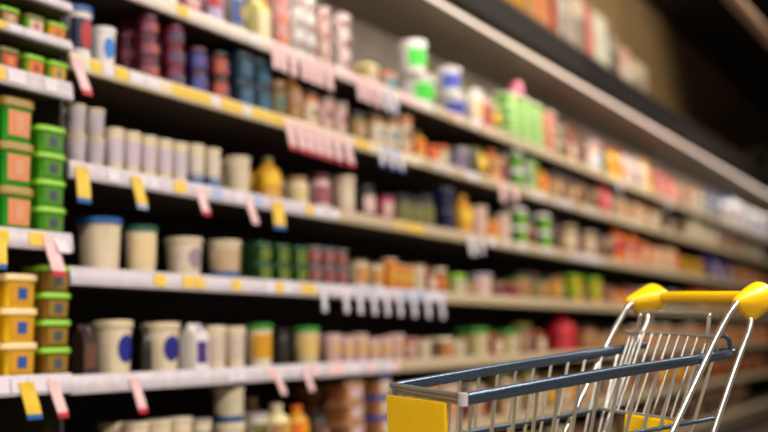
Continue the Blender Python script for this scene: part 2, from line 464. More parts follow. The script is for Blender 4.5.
# ---- third shelf
run(3, 66, 104, 'yogurt_cup', 'grey cream small', .062, .088, (196, 182, 170), CREAM, (180, 168, 176), stack=2, gap=.002)
run(3, 105, 186, 'yogurt_cup', 'cream lilac marked', .066, .135, CREAM, CREAM, (196, 180, 190), gap=.001)
run(3, 187, 220, 'yogurt_cup', 'cream blue footed', .066, .14, CREAM, CREAM, (210, 196, 180), foot=(30, 90, 150), rows=2)
run(3, 223, 252, 'bucket', 'cream small', .095, .135, CREAM, (205, 188, 160), (206, 190, 160))
run(3, 254, 283, 'bottle', 'golden yellow', .095, .16, AMBER, OLIVE, YELLOW)
run(3, 286, 309, 'jar', 'cream', .085, .13, CREAM, TAN, (210, 190, 130), rows=2)
run(3, 310, 331, 'jar', 'pink and maroon', .085, .14, PINKW, MAROON, (150, 80, 90), rows=2)
run(3, 332, 356, 'bucket', 'cream pink', .1, .16, PINKW, CREAM, CREAM)
run(3, 358, 374, 'jar', 'black', .085, .14, DARK, DARK, PINKW)
run(3, 376, 394, 'yogurt_cup', 'magenta', .09, .13, (190, 30, 90), DARK, PINKW)
run(3, 395, 430, 'jar', 'dark olive', .1, .15, (66, 56, 28), DARK, OLIVE)
run(3, 431, 454, 'tub', 'navy', .12, .105, NAVY, (20, 22, 50), (30, 34, 66), stack=2)
run(3, 455, 471, 'bottle', 'amber yellow', .11, .21, AMBER, AMBER, YELLOW)
run(3, 472, 508, 'yogurt_cup', 'cream rose', .11, .17, PINKW, CREAM, (214, 180, 160))
run(3, 509, 545, 'tub', 'green banded', .13, .1, GREEN, WHITE, LIME, stack=2)
run(3, 546, 562, 'jar', 'dark brown', .12, .19, BROWN, DARK, DARK)
run(3, 563, 600, 'yogurt_cup', 'beige', .13, .19, TAN, CREAM, CREAM)
run(3, 601, 612, 'jar', 'grey lidded', .13, .17, TAN, GREY, BROWN)
run(3, 613, 640, 'bottle', 'orange red based', .15, .26, ORANGE, ORANGE, RED)
run(3, 641, 676, 'pouch', 'orange tan', .17, .2, PEACH, ORANGE, ORANGE)
run(3, 677, 702, 'tub', 'yellow', .18, .16, YELLOW, AMBER, OLIVE)
run(3, 703, 728, 'carton', 'purple blue', .2, .26, (56, 50, 130), PURPLE, LILAC)
run(3, 729, 762, 'box', 'tan', .22, .2, TAN, BROWN, ORANGE)

# ---- fourth shelf
run(4, 77, 121, 'bucket', 'large cream blue lidded', .135, .158, CREAM, BLUE, None, fixed=1)
run(4, 123, 156, 'bucket', 'cream green lidded', .105, .15, CREAM, (20, 84, 60), (222, 196, 150), fixed=1)
run(4, 164, 203, 'bucket', 'plain cream wide', .125, .13, CREAM, (214, 196, 162), (214, 196, 176), fixed=1, emb=(150, 130, 140))
run(4, 205, 243, 'bucket', 'cream brown labelled', .12, .133, CREAM, (214, 196, 162), (190, 160, 126), foot=(30, 90, 150), fixed=1)
run(4, 249, 304, 'tub', 'green and lime', .085, .068, (34, 76, 26), DGREEN, (110, 140, 40), stack=2, rows=2)
run(4, 306, 346, 'yogurt_cup', 'grey orange labelled', .075, .072, (110, 96, 104), GREY, (150, 70, 44), stack=2, rows=2)
run(4, 350, 383, 'yogurt_cup', 'cream brown labelled', .09, .125, CREAM, OLIVE, (190, 130, 80), rows=2)
run(4, 385, 412, 'yogurt_cup', 'orange', .07, .13, ORANGE, CREAM, AMBER, rows=1)
run(4, 413, 432, 'yogurt_cup', 'cream', .08, .135, CREAM, OLIVE, (210, 190, 150))
run(4, 433, 446, 'jar', 'brown and orange', .08, .13, BROWN, CREAM, ORANGE)
run(4, 447, 470, 'tub', 'pale lime', .12, .11, (190, 200, 120), LIME, CREAM)
run(4, 471, 503, 'bucket', 'cream lilac lidded', .14, .12, CREAM, LILAC, PINKW)
run(4, 504, 514, 'jar', 'dark red', .1, .11, RED, GREEN, MAROON)
run(4, 515, 545, 'jar', 'olive tan', .12, .16, OLIVE, DARK, TAN)
run(4, 546, 562, 'yogurt_cup', 'tan', .13, .15, TAN, BROWN, AMBER)
run(4, 563, 602, 'tub', 'flat lime yellow', .16, .08, (160, 160, 30), LIME, YELLOW, stack=2)
run(4, 603, 630, 'jar', 'red brown', .15, .14, (140, 50, 30), BROWN, TAN)
run(4, 631, 690, 'tub', 'green grey', .18, .13, (90, 110, 80), GREY, OLIVE)
run(4, 691, 760, 'box', 'tan orange', .24, .2, TAN, ORANGE, AMBER)

# ---- fifth shelf
run(5, 76, 92, 'carton', 'dark brown', .06, .145, (60, 40, 36), DARK, BROWN, fixed=1)
run(5, 94, 131, 'bucket', 'cream blue oval lidded', .118, .155, CREAM, (214, 196, 162), None, emb=(20, 30, 130), fixed=1)
run(5, 131, 140, 'bottle', 'black slim', .035, .14, DARK, DARK, None, fixed=1)
run(5, 141, 180, 'bucket', 'cream big blue oval', .122, .152, CREAM, (214, 196, 162), None, emb=(24, 30, 120), fixed=1)
run(5, 182, 202, 'carton', 'white purple labelled', .075, .15, WHITE, LILAC, PURPLE, fixed=1)
run(5, 204, 244, 'bucket', 'cream faint labelled', .082, .14, CREAM, (220, 204, 176), (200, 180, 164), rows=2)
run(5, 247, 272, 'bucket', 'cream green lidded', .1, .148, CREAM, (50, 140, 40), AMBER, fixed=1)
run(5, 275, 288, 'jar', 'black', .055, .13, DARK, DARK, None)
run(5, 290, 322, 'bucket', 'tall green lidded', .105, .14, (206, 190, 150), (60, 150, 46), (214, 180, 110), fixed=1)
run(5, 324, 402, 'yogurt_cup', 'rose cream', .08, .11, PINKW, PINKW, (200, 160, 140), rows=2)
run(5, 403, 430, 'yogurt_cup', 'red and rose', .085, .11, (190, 80, 70), PINKW, PINKW)
run(5, 431, 463, 'tub', 'tan flat', .12, .11, TAN, CREAM, PEACH)
run(5, 465, 512, 'tub', 'cream with green lid', .15, .14, (210, 196, 130), GREEN, CREAM)
run(5, 515, 540, 'jar', 'brown', .13, .16, BROWN, OLIVE, TAN)
run(5, 543, 578, 'bottle', 'wide red', .2, .245, RED, RED, (200, 40, 50), fixed=1)
run(5, 580, 625, 'jar', 'amber and dark', .16, .16, (150, 90, 30), DARK, TAN)
run(5, 626, 690, 'yogurt_cup', 'rose tan', .17, .17, (190, 150, 120), CREAM, PEACH)
run(5, 691, 762, 'tub', 'orange and tan', .22, .18, ORANGE, TAN, CREAM)

# ---- sixth shelf
run(6, 60, 120, 'tub', 'dark green', .11, .12, (60, 60, 40), TAN, BROWN)
run(6, 122, 190, 'yogurt_cup', 'cream', .085, .16, CREAM, (210, 196, 170), (200, 190, 160))
run(6, 192, 211, 'yogurt_cup', 'small grey lidded', .07, .15, CREAM, GREY, GREY, fixed=1)
run(6, 213, 246, 'bucket', 'cream blue footed', .11, .122, CREAM, CREAM, (200, 186, 160), foot=(30, 80, 130), stack=2, fixed=1)
run(6, 248, 266, 'yogurt_cup', 'grey cream', .085, .15, (206, 196, 180), GREY, OLIVE)
run(6, 268, 287, 'bottle', 'pale yellow', .1, .19, (220, 206, 150), CREAM, TAN)
run(6, 289, 306, 'bottle', 'amber', .09, .18, AMBER, ORANGE, ORANGE)
run(6, 308, 326, 'jar', 'black', .09, .15, DARK, DARK, BROWN)
run(6, 328, 362, 'tub', 'peach flat', .14, .075, PEACH, TAN, PINKW, stack=3)
run(6, 363, 390, 'tub', 'blue lidded peach', .12, .08, (214, 150, 96), (30, 70, 160), CREAM, stack=3)
run(6, 392, 440, 'tub', 'cream orange', .14, .1, CREAM, ORANGE, TAN, stack=2)
run(6, 442, 490, 'yogurt_cup', 'rose', .12, .19, PINKW, CREAM, PEACH)
run(6, 491, 540, 'tub', 'olive and tan', .15, .1, TAN, OLIVE, CREAM, stack=2)
run(6, 541, 590, 'jar', 'green brown', .14, .2, (90, 100, 40), BROWN, AMBER)
run(6, 591, 650, 'yogurt_cup', 'rose brown', .17, .2, (190, 130, 110), CREAM, BROWN)
run(6, 651, 700, 'pouch', 'orange', .2, .22, ORANGE, AMBER, YELLOW)
run(6, 701, 762, 'tub', 'brown orange', .24, .18, BROWN, TAN, ORANGE)
# ---- lowest shelf
run(7, 480, 560, 'box', 'tan', .2, .2, TAN, CREAM, BROWN)
run(7, 561, 650, 'tub', 'dark olive', .2, .18, (80, 70, 30), BROWN, TAN)
run(7, 651, 740, 'box', 'brown', .3, .2, BROWN, TAN, DARK)

# ------------------------------------------------------------------ display case and shelves
M_BLACK = mat('dark_paint_and_shade', (38, 31, 28), .6)  # dark paint of the case; on the back panel it also carries shade
M_SHELF = mat('dark_shelf_steel', (84, 73, 65), .5, .2)
M_GREYPAN = mat('lit_grey_panel', (150, 136, 122), .5, .1, noise=.12, scale=6)
M_RAIL = mat('cream_price_rail', (208, 194, 180), .4)
M_FASCIA = mat('brown_black_fascia', (28, 22, 18), .65)
M_EDGE = mat('taupe_trim', (120, 104, 86), .45, .2)
def empty(name, loc=(0, 0, 0)):
    o = bpy.data.objects.new(name, None); COL.objects.link(o); o.location = loc; o.empty_display_size = .1; return o
XB = XS-.50
Y0 = y_at(-90, 1.0)
zcan = on_plane(560, 75, x=XS+.12).z + .02                       # light strip
ztop = on_plane(620, 76, x=XS+.20).z                        # upper lip of the fascia
print('zcan', zcan, 'ztop', ztop, 'YL', YL, 'Y0', Y0)
zcan0 = [on_plane(p[0], p[1], x=XS+.12).z for p in ((435, 0), (560, 75), (654, 124), (768, 192))]
ztop0 = [on_plane(p[0], p[1], x=XS+.20).z for p in ((548, 29), (634, 83), (692, 124))]
print('canopy checks', zcan0, ztop0)
case = empty('display_case', (XB, (Y0+YE)/2, 0))
tag(case, 'long open refrigerated display case with back darkened for shade and lit canopy along the aisle', 'display case')
def cpart(name, lo, hi, m, bev=0, parent=None):
    o = boxobj(name, lo, hi, m, None, bev)
    o.parent = case; o.matrix_parent_inverse = Matrix.Translation(-case.location); return o
cpart('back_panel', (XB-.05, Y0, .1), (XB, YE, SH[1]+.02), M_BLACK)  # shade between the shelves is put into this dark colour
cpart('upper_back_panel', (XB-.05, Y0, SH[1]+.021), (XB, YE, zcan+.12), M_GREYPAN)  # same back in a lighter grey, with the canopy light in the colour
bm = bmesh.new()
pr = [(XB, zcan+.12), (XS+.10, zcan+.03), (XS+.10, zcan+.06), (XB, zcan+.15)]
v0 = [bm.verts.new((x, Y0, z)) for x, z in pr]; v1 = [bm.verts.new((x, YE, z)) for x, z in pr]
for i in range(4): bm.faces.new((v0[i], v0[(i+1) % 4], v1[(i+1) % 4], v1[i]))
bm.faces.new(v0[::-1]); bm.faces.new(v1)
o = link('canopy_underside', mesh_of(bm, 'canopy_underside', mat('brown_canopy_steel', (104, 90, 74), .5, .1))); o.parent = case; o.matrix_parent_inverse = Matrix.Translation(-case.location)
bm = bmesh.new()
pr = [(XS+.141, zcan-.012), (XS+.20, zcan+.0), (XS+.21, ztop-.02), (XS+.10, ztop-.02), (XS+.10, zcan+.061), (XS+.141, zcan+.061)]
v0 = [bm.verts.new((x, Y0, z)) for x, z in pr]; v1 = [bm.verts.new((x, YE, z)) for x, z in pr]
for i in range(6): bm.faces.new((v0[i], v0[(i+1) % 6], v1[(i+1) % 6], v1[i]))
bm.faces.new(v0[::-1]); bm.faces.new(v1)
o = link('fascia', mesh_of(bm, 'fascia', M_FASCIA)); o.parent = case; o.matrix_parent_inverse = Matrix.Translation(-case.location)
cpart('fascia_trim', (XS+.10, Y0, ztop-.019), (XS+.215, YE, ztop), M_EDGE, .004)
cpart('case_top', (XB-.05, Y0, ztop-.03), (XS+.099, YE, ztop), M_BLACK)
cpart('base', (XB-.05, Y0, .001), (XS+.02, YE, .0995), M_BLACK)
cpart('base_bumper', (XS+.021, Y0, .06), (XS+.06, YE, .12), M_EDGE, .01)
M_LIGHT = mat('lit_tube', (255, 232, 214), emit=2.0)
cpart('light_tube', (XS+.105, Y0, zcan-.012), (XS+.14, YE, zcan+.012), M_LIGHT, .008)

M_Y = mat('yellow_card', (222, 184, 40), .5); M_W = mat('white_card', (214, 206, 214), .5); M_P = mat('pink_card', (232, 190, 190), .5)
M_R = mat('red_print', (196, 40, 60), .5); M_B = mat('blue_print', (40, 96, 160), .5); M_LB = mat('pale_blue_card', (150, 170, 206), .5)
cardme = {}
def cardmesh(m):
    if m.name not in cardme:
        bm = bmesh.new(); box(bm, (0, -.5, -.5), (.0015, .5, .5)); cardme[m.name] = mesh_of(bm, 'price_card', m, False)
    return cardme[m.name]
def shelf(key, z, ya, yb, xf, label, cards, railcol, rk=1.0, split=None):
    root = empty('shelf', (XB, (ya+yb)/2, z)); tag(root, label, 'shelf')
    inv = Matrix.Translation(-root.location)
    bm = bmesh.new()
    box(bm, (XB+.002, ya, z-.008), (xf-.012, yb, z+TOPZ))
    o = link('board', mesh_of(bm, 'board', M_SHELF)); o.parent = root; o.matrix_parent_inverse = inv
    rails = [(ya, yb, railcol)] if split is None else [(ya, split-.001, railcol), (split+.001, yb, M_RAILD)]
    rl = None
    for a_, b_, rc in rails:
        bm = bmesh.new()
        pr = [(xf-.011, z+TOPZ-.048*rk), (xf+.004, z+TOPZ-.048*rk), (xf+.006, z+TOPZ-.042*rk), (xf+.0, z+TOPZ-.002), (xf-.006, z+TOPZ+.004), (xf-.011, z+TOPZ+.004)]
        v0 = [bm.verts.new((x, a_, q)) for x, q in pr]; v1 = [bm.verts.new((x, b_, q)) for x, q in pr]
        for i in range(6): bm.faces.new((v0[i], v0[(i+1) % 6], v1[(i+1) % 6], v1[i]))
        bm.faces.new(v0[::-1]); bm.faces.new(v1)
        o = link('price_rail', mesh_of(bm, 'price_rail', rc)); o.parent = root; o.matrix_parent_inverse = inv
        if rl is None: rl = o
        else: o['label'] = 'dull tan price rail'
    for i, (y, w, m) in enumerate(cards):
        c = link('price_card', cardmesh(m)); c.parent = rl
        c.location = Vector((xf+.0045, y, z+TOPZ*(1-rk))); c.scale = (1, w, .036*rk)
        c.rotation_euler = (0, math.atan2(-.006, .04), 0)
def randcards(z, xf, spans):
    out = []
    for px0, px1, ms, fill in spans:
        a, b = y_at(px0, z, xf), y_at(px1, z, xf); y = a+.03
        while y < b-.03:
            w = random.uniform(.035, .06)
            if random.random() < fill: out.append((y+w/2, w, random.choice(ms)))
            y += w+.006
    return out[:95]
M_RAILW = mat('white_price_rail', (194, 184, 190), .4); M_RAILY = mat('yellowed_price_rail', (214, 198, 168), .4)
cards = {1: [(150, 270, [M_Y, M_W], .4), (300, 500, [M_W, M_P], .4)], 2: [(82, 290, [M_Y, M_Y, M_W], .85), (350, 380, [M_Y], .7), (380, 405, [M_LB], .9), (420, 640, [M_W], .3)],
         3: [(66, 165, [M_W], .5), (166, 185, [M_Y], 1), (186, 300, [M_W, M_LB], .5), (300, 350, [M_Y, M_W], .5), (390, 425, [M_Y], .8), (430, 600, [M_W], .3)],
         4: [(68, 82, [M_Y], 1), (85, 140, [M_W], .6), (146, 165, [M_Y], .8), (175, 210, [M_Y, M_Y, M_W], .9), (225, 240, [M_Y], 1), (260, 320, [M_Y, M_W], .8), (330, 445, [M_LB, M_W], .8)],
         5: [(79, 90, [M_Y], 1), (95, 188, [M_W], .6), (190, 202, [M_Y], 1), (210, 400, [M_W, M_P], .5)], 6: [], 7: []}
railm = {1: M_RAIL, 2: M_RAILY, 3: M_RAILW, 4: M_RAILW, 5: M_RAILW, 6: M_RAIL, 7: M_RAIL}
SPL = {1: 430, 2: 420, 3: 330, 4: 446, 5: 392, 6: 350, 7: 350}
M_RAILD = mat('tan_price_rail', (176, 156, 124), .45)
SN = {1: 'topmost', 2: 'second', 3: 'third', 4: 'fourth', 5: 'fifth', 6: 'sixth', 7: 'lowest'}
for k in SH:
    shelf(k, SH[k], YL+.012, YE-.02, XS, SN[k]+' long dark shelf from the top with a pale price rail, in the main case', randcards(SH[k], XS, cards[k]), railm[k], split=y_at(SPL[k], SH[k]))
for k, w in zip('abcde', ('topmost', 'second', 'third', 'fourth', 'fifth')):
    shelf(k, LB[k], Y0+.01, YL-.006, XS+.03, w+' short shelf of the bay at the left edge, from the top',
          randcards(LB[k], XS+.03, [(-60, 60, [M_Y, M_W, M_W], .7)]), M_RAILW, .55 if k in 'ab' else 1.0)
boxobj('divider_panel', (XB+.002, YL-.003, .13), (XS-.02, YL+.008, LB['a']+.35), M_BLACK)
tag(bpy.data.objects['divider_panel'], 'thin black upright divider between the left bay and the main case', 'panel')

# ------------------------------------------------------------------ hanging shelf tags
def tongue(sh, px, wpx, lpx, m1, m2=None, lean=.2, what='pink', n=1, face=XS):
    z = (SH[sh] if sh in SH else LB[sh]); xf = XS + (.03 if sh in LB else 0)
    y = y_at(px, z, xf)
    q = C2W.transposed() @ (Vector((xf, y, z))-EYE); s = F/-q.z
    ln = lpx/s; w = max(.02, wpx/s*1.3)
    bm = bmesh.new(); N = 10; rows = []
    def pt(t, side, th):
        zz = .008-t*(ln+.008); xx = .0085+.012*math.sin(t*2.2)*t+th
        yy = (lean-.12)*ln*t + side*w/2
        return (xx, yy, zz)
    def strip(t0, t1, name, m, parent=None):
        bm = bmesh.new(); rows = []
        for i in range(N+1):
            t = t0+(t1-t0)*i/N
            rows.append([bm.verts.new(pt(t, -1, 0)), bm.verts.new(pt(t, 1, 0)), bm.verts.new(pt(t, 1, .0012)), bm.verts.new(pt(t, -1, .0012))])
        for a, b in zip(rows, rows[1:]):
            for i in range(4): bm.faces.new((a[i], a[(i+1) % 4], b[(i+1) % 4], b[i]))
        bm.faces.new(rows[0][::-1]); bm.faces.new(rows[-1])
        return link(name, mesh_of(bm, name, m), parent)
    o = strip(0, .86 if m2 else 1, 'shelf_tag', m1); o.location = (xf, y, z)
    if m2: strip(.86, 1, 'coloured_tip', m2, o)
    lb = f"{what} hanging price tag{', ' + ORD[n-1] + ' from left' if n else ''}, clipped to rail of {SHN[sh]}"
    if lb in LABELS: print('DUPLABEL', lb)
    if len(lb.split()) > 16: print('LONG', lb)
    LABELS[lb] = 1
    tag(o, lb, 'price tag', 'hanging price tags on the '+SHN[sh])
for i, x in enumerate((272, 280, 290, 301, 309, 317, 326)): tongue(1, x, 8, 24, M_P, None, .1, 'pale pink', i+1)
for i, x in enumerate((357, 365, 374, 383, 391)): tongue(1, x, 8, 22, M_P if i < 3 else M_W, M_LB if i > 3 else None, .1, 'pink white', i+1)
tongue(1, 617, 6, 11, M_W, None, .1, 'small white', 0)
tongue(1, 666, 6, 11, M_W, None, .1, 'far little white', 0)
tongue(2, 73, 10, 34, M_P, M_R, .5, 'pink white leaning', 0)
for i, x in enumerate((286, 296, 305, 314, 323, 333, 344)): tongue(2, x, 9, 28, M_P, M_R, .3, 'red tipped pink', i+1)
for i, x in enumerate((379, 389, 398)): tongue(2, x, 7, 18, M_W, M_B, .1, 'blue tipped white', i+1)
tongue(2, 500, 9, 18, M_P, None, .1, 'faded pink', 1); tongue(2, 512, 8, 15, M_P, None, .1, 'faded pink', 2)
tongue(3, 80, 13, 34, M_Y, M_B, .1, 'yellow', 1); tongue(3, 134, 11, 30, M_Y, M_LB, .3, 'yellow', 2)
tongue(3, 276, 14, 26, M_Y, M_B, .05, 'yellow', 3)
tongue(3, 197, 9, 25, M_P, M_R, .4, 'pink', 1); tongue(3, 245, 8, 25, M_P, None, .5, 'pink', 2)
tongue(3, 469, 9, 18, M_W, None, .1, 'white', 1); tongue(3, 478, 6, 15, M_W, None, .1, 'white', 2)
for i, x in enumerate((321, 343, 357, 371, 384, 397, 411, 425, 439)): tongue(4, x, 6, 22, M_W, None, .05, 'narrow white', i+1)
tongue(4, 645, 6, 13, M_W, None, .05, 'small far white', 0)
tongue(5, 132, 9, 32, M_P, M_R, .4, 'red tipped pink', 0)
tongue(5, 273, 7, 22, M_P, None, .6, 'pink slanting', 1); tongue(5, 303, 7, 20, M_P, None, .5, 'pink slanting', 2)
tongue('d', 47, 13, 36, M_P, M_R, .4, 'pink red tipped', 0); tongue('d', -2, 11, 34, M_Y, M_B, .05, 'yellow', 0)
tongue('d', 58, 12, 12, M_W, None, .3, 'short white', 0)
tongue('e', 24, 14, 34, M_Y, M_B, .35, 'yellow blue tipped', 0); tongue('e', 50, 10, 34, M_P, M_R, .45, 'pink red tipped', 0)

# ------------------------------------------------------------------ cartons on top of the case
def topbox(px0, px1, h, body, lab, desc, n):
    xb = XS+.03
    ya, yb = y_at(px0, ztop+.0, xb), y_at(px1, ztop+.0, xb); w = yb-ya-.01
    o = make('box', body, body, lab)
    o.location = (xb-.1, (ya+yb)/2, ztop+.0005); o.scale = (.2/.6, w/.95, h)
    tag(o, f'{desc}, on top of the case', 'box', 'cartons on top of the display case')
tl = [(500, 530, .5, TAN, AMBER, 'tan and amber carton at the left end'), (532, 553, .46, (206, 172, 110), PEACH, 'yellowish carton, second from the left'),
      (555, 560, .5, (190, 70, 60), RED, 'narrow red carton nearest the aisle front'), (562, 574, .44, (200, 196, 180), GREY, 'white carton with grey label beside the narrow red one'),
      (576, 589, .5, (214, 196, 180), (120, 116, 104), 'cream carton with dark grey label'), (590, 596, .5, (196, 80, 70), (190, 60, 56), 'second narrow red carton'),
      (597, 612, .5, (214, 210, 196), (190, 190, 176), 'tall white carton right of the red ones'), (613, 622, .42, (150, 146, 130), (60, 56, 50), 'white carton with black label'),
      (623, 634, .4, (204, 160, 140), (200, 190, 176), 'pinkish carton with pale label'), (635, 650, .36, (190, 176, 150), (140, 126, 104), 'last pale carton, farthest right'), ]
for i, a in enumerate(tl): topbox(*a, i)

# ------------------------------------------------------------------ room
M_FLOOR = mat('polished_floor', (96, 84, 74), .25, noise=.15, scale=3)
M_WALL = mat('brown_wall', (150, 124, 84), .8, noise=.1, scale=2)
M_DWALL = mat('dark_wall', (40, 32, 26), .8)
M_CEIL = mat('dark_ceiling', (40, 35, 32), .8)
W2 = 3.0
def struct(name, lo, hi, m): tag(boxobj(name, lo, hi, m), kind='structure')
struct('floor', (XB-.6, -3, -.1), (W2, 20, 0), M_FLOOR)
struct('ceiling', (XB-.6, -3, 4.3), (W2, 20, 4.4), M_CEIL)
ywe = y_at(690, ztop+.3, XB-.1)
struct('wall_left', (XB-.25, -3, 0), (XB-.1, 20, 4.3), M_WALL)
struct('wall_back', (XB-.1, 18, 0), (W2, 18.1, 4.3), M_DWALL)
struct('wall_right', (W2, -3, 0), (W2+.1, 20, 4.3), M_DWALL)
struct('wall_front', (XB-.1, -3.1, 0), (W2, -3, 4.3), M_DWALL)
# dark column beyond the cartons

# ceiling lamps over the aisle, and one added fill lamp behind the camera
M_LAMP = mat('lamp_diffuser', (255, 240, 222), emit=6.0); M_LFR = mat('lamp_frame', (60, 56, 54), .5)
LZ = 3.5
def lamp(x, y, power, n):
    root = empty('ceiling_lamp', (x, y, LZ)); tag(root, f'{ORD[n]} ceiling lamp hanging over the aisle, counted from the near end, sixth added as fill', 'lamp', 'ceiling lamps over the aisle')
    boxobj('frame', (-.22, -.62, -.08), (.22, .62, 0), M_LFR, root, .01)
    boxobj('diffuser', (-.19, -.59, -.095), (.19, .59, -.081), M_LAMP, root)
    for sy in (-.5, .5):
        bm = bmesh.new(); tube(bm, [(0, sy, 0), (0, sy, 4.298-LZ)], .006, 8); link('rod', mesh_of(bm, 'rod', M_LFR), root)
    ld = bpy.data.lights.new('lamp_light', 'AREA'); ld.shape = 'RECTANGLE'; ld.size = .38; ld.size_y = 1.18; ld.energy = power; ld.color = (1, .92, .84)
    lo = bpy.data.objects.new('lamp_light', ld); COL.objects.link(lo); lo.parent = root; lo.location = (0, 0, -.1)
for n, (x, y, p) in enumerate(((1.2, -.9, 220), (1.2, 1.8, 220), (1.2, 4.4, 200), (1.2, 7.2, 125), (1.2, 10.2, 80))):
    lamp(x, y, p, n)
lamp(-1.0, -1.3, 120, 5)  # unseen lamp added as fill for the cart front and shelf fronts
def added_spot(x, y, tgt, power, lb):  # unseen spotlights, added to brighten the cartons and the wall behind
    root = empty('added_spotlight', (x, y, 4.3)); tag(root, lb, 'spotlight', 'added spotlights brightening the cartons and wall')
    bm = bmesh.new(); tube(bm, [(0, 0, 0), (0, 0, -.12)], .01, 8); link('stem', mesh_of(bm, 'stem', M_LFR), root)
    d = (Vector(tgt)-Vector((x, y, 4.16))).normalized()
    bm = bmesh.new(); tube(bm, [Vector((0, 0, -.14))-d*.08, Vector((0, 0, -.14))+d*.08], .05, 20); link('can', mesh_of(bm, 'can', M_LFR), root)
    ld = bpy.data.lights.new('fill_spot_light', 'SPOT'); ld.energy = power; ld.spot_size = math.radians(88); ld.spot_blend = .8; ld.shadow_soft_size = .04; ld.color = (1, .86, .68)
    lo = bpy.data.objects.new('fill_spot_light', ld); COL.objects.link(lo); lo.parent = root; lo.location = Vector((0, 0, -.14))+d*.1
    lo.rotation_euler = d.to_track_quat('-Z', 'Y').to_euler()
added_spot(XS+2.1, 4.6, (XS-.2, 5.2, 3.1), 330, 'added unseen ceiling spotlight brightening the nearer cartons above the case')
added_spot(XS+2.1, 6.9, (XS-.2, 7.1, 3.1), 330, 'added unseen ceiling spotlight brightening the farther cartons above the case')
added_spot(XS+2.1, 9.0, (XS-.3, 9.0, 3.3), 220, 'added unseen ceiling spotlight brightening the bare wall past the cartons')
# the case's own light strip lights its shelves
nseg = 6
for i in range(nseg):
    a = YL+(YE-YL)*i/nseg; b = YL+(YE-YL)*(i+1)/nseg
    ld = bpy.data.lights.new('case_light', 'AREA'); ld.shape = 'RECTANGLE'; ld.size = .03; ld.size_y = (b-a); ld.energy = 9; ld.color = (1, .92, .84)
    lo = bpy.data.objects.new('case_light', ld); COL.objects.link(lo); lo.location = (XS+.1225, (a+b)/2, zcan-.03)
    lo.rotation_euler = (0, math.radians(48), 0)
w = bpy.data.worlds.new('world'); sc.world = w; w.use_nodes = True
w.node_tree.nodes['Background'].inputs['Color'].default_value = (.9, .8, .7, 1)
w.node_tree.nodes['Background'].inputs['Strength'].default_value = .05

# ceiling beam at far right
pa = on_plane(726, -12, x=.2); 
def at_depth(px, py, y):
    r = ray(px, py); return EYE + r*((y-EYE.y)/r.y)
b0, b1 = at_depth(722, -14, 6.5), at_depth(790, 62, 9.0)
bm = bmesh.new(); tube(bm, [b0+(b0-b1)*.5, b0, b1, b1+(b1-b0)*.6], .05, 12)
o = link('ceiling_pipe', mesh_of(bm, 'ceiling_pipe', mat('pipe_paint', (150, 124, 104), .5))); tag(o, 'dim brownish pipe running under the dark ceiling, top right', 'pipe')
bm = bmesh.new(); cp_ = [on_plane(*q, x=XS-.1) for q in ((743, 166), (749, 156), (760, 151), (768, 153))]
tube(bm, [Vector((XS-.1, cp_[0].y, ztop+h_)) for h_ in (.004, .08)]+cp_+[Vector((XS-.1, cp_[-1].y+.05, ztop+h_)) for h_ in (.08, .004)], .045, 12, smooth_n=5)
o = link('curved_pipe', mesh_of(bm, 'curved_pipe', mat('olive_pipe_paint', (120, 112, 90), .5))); tag(o, 'olive grey curved pipe above the far case, at the right edge', 'pipe')
# ------------------------------------------------------------------ shopping cart
cu = Vector((0, 1, -.081)).normalized(); cf = Vector((0, -.081, -1)).normalized(); cr_ = Vector((1, 0, 0))
def CW(x, y, z): return EYE + C2W @ (cr_*x + cf*y + cu*z)
UPW = (C2W @ cu).normalized()
A = Vector((.891, .454)); LAT = Vector((.454, -.891)); LEN = .657
N0 = Vector((.133, 1.75)); F0 = Vector((.014, 1.983)); F1 = Vector((.586, 2.306)); N1 = N0+A*LEN
def P(s, tau, z, d=0):
    """s along the basket from the front, tau 0 near side .. 1 far side, z above the eye, in the basket's own frame"""
    n = N0+A*s; f = F0+(F1-F0)*(s/LEN); p = n.lerp(f, tau)
    return CW(p.x, p.y, z)
ZF, ZR = -.172, -.113
def rim(s): return ZF+(ZR-ZF)*s/LEN
floorz = 0
M_CHR = mat('chrome_wire', (206, 206, 198), .28, .88, noise=.02)
M_RIM = mat('blue_grey_tube', (78, 94, 112), .3, .75, noise=.03)
M_YEL = mat('yellow_plastic', (255, 206, 0), .4, noise=.02)
M_YELH = mat('yellow_handle_plastic', (246, 190, 8), .35, noise=.02)
M_RUB = mat('grey_rubber', (50, 50, 52), .7)
pc = P(.33, .5, -.3); croot = empty('shopping_cart', (pc.x, pc.y, 0))
tag(croot, 'small chrome wire shopping cart with yellow handle and yellow front panel, in the foreground', 'shopping cart')
CI = Matrix.Translation(-croot.location)
def cp(name, bm, m, parent=None, smooth=True):
    o = link(name, mesh_of(bm, name, m, smooth)); o.parent = parent or croot
    o.matrix_parent_inverse = CI if parent is None else CI
    if parent is not None: o.matrix_parent_inverse = Matrix.Translation(-croot.location)
    return o
DEP = .25
def bot(s): return s*(1-.166)
def zb(s): return rim(s)-DEP
def inset(tau): return .5+(tau-.5)*.9
wr = .0036
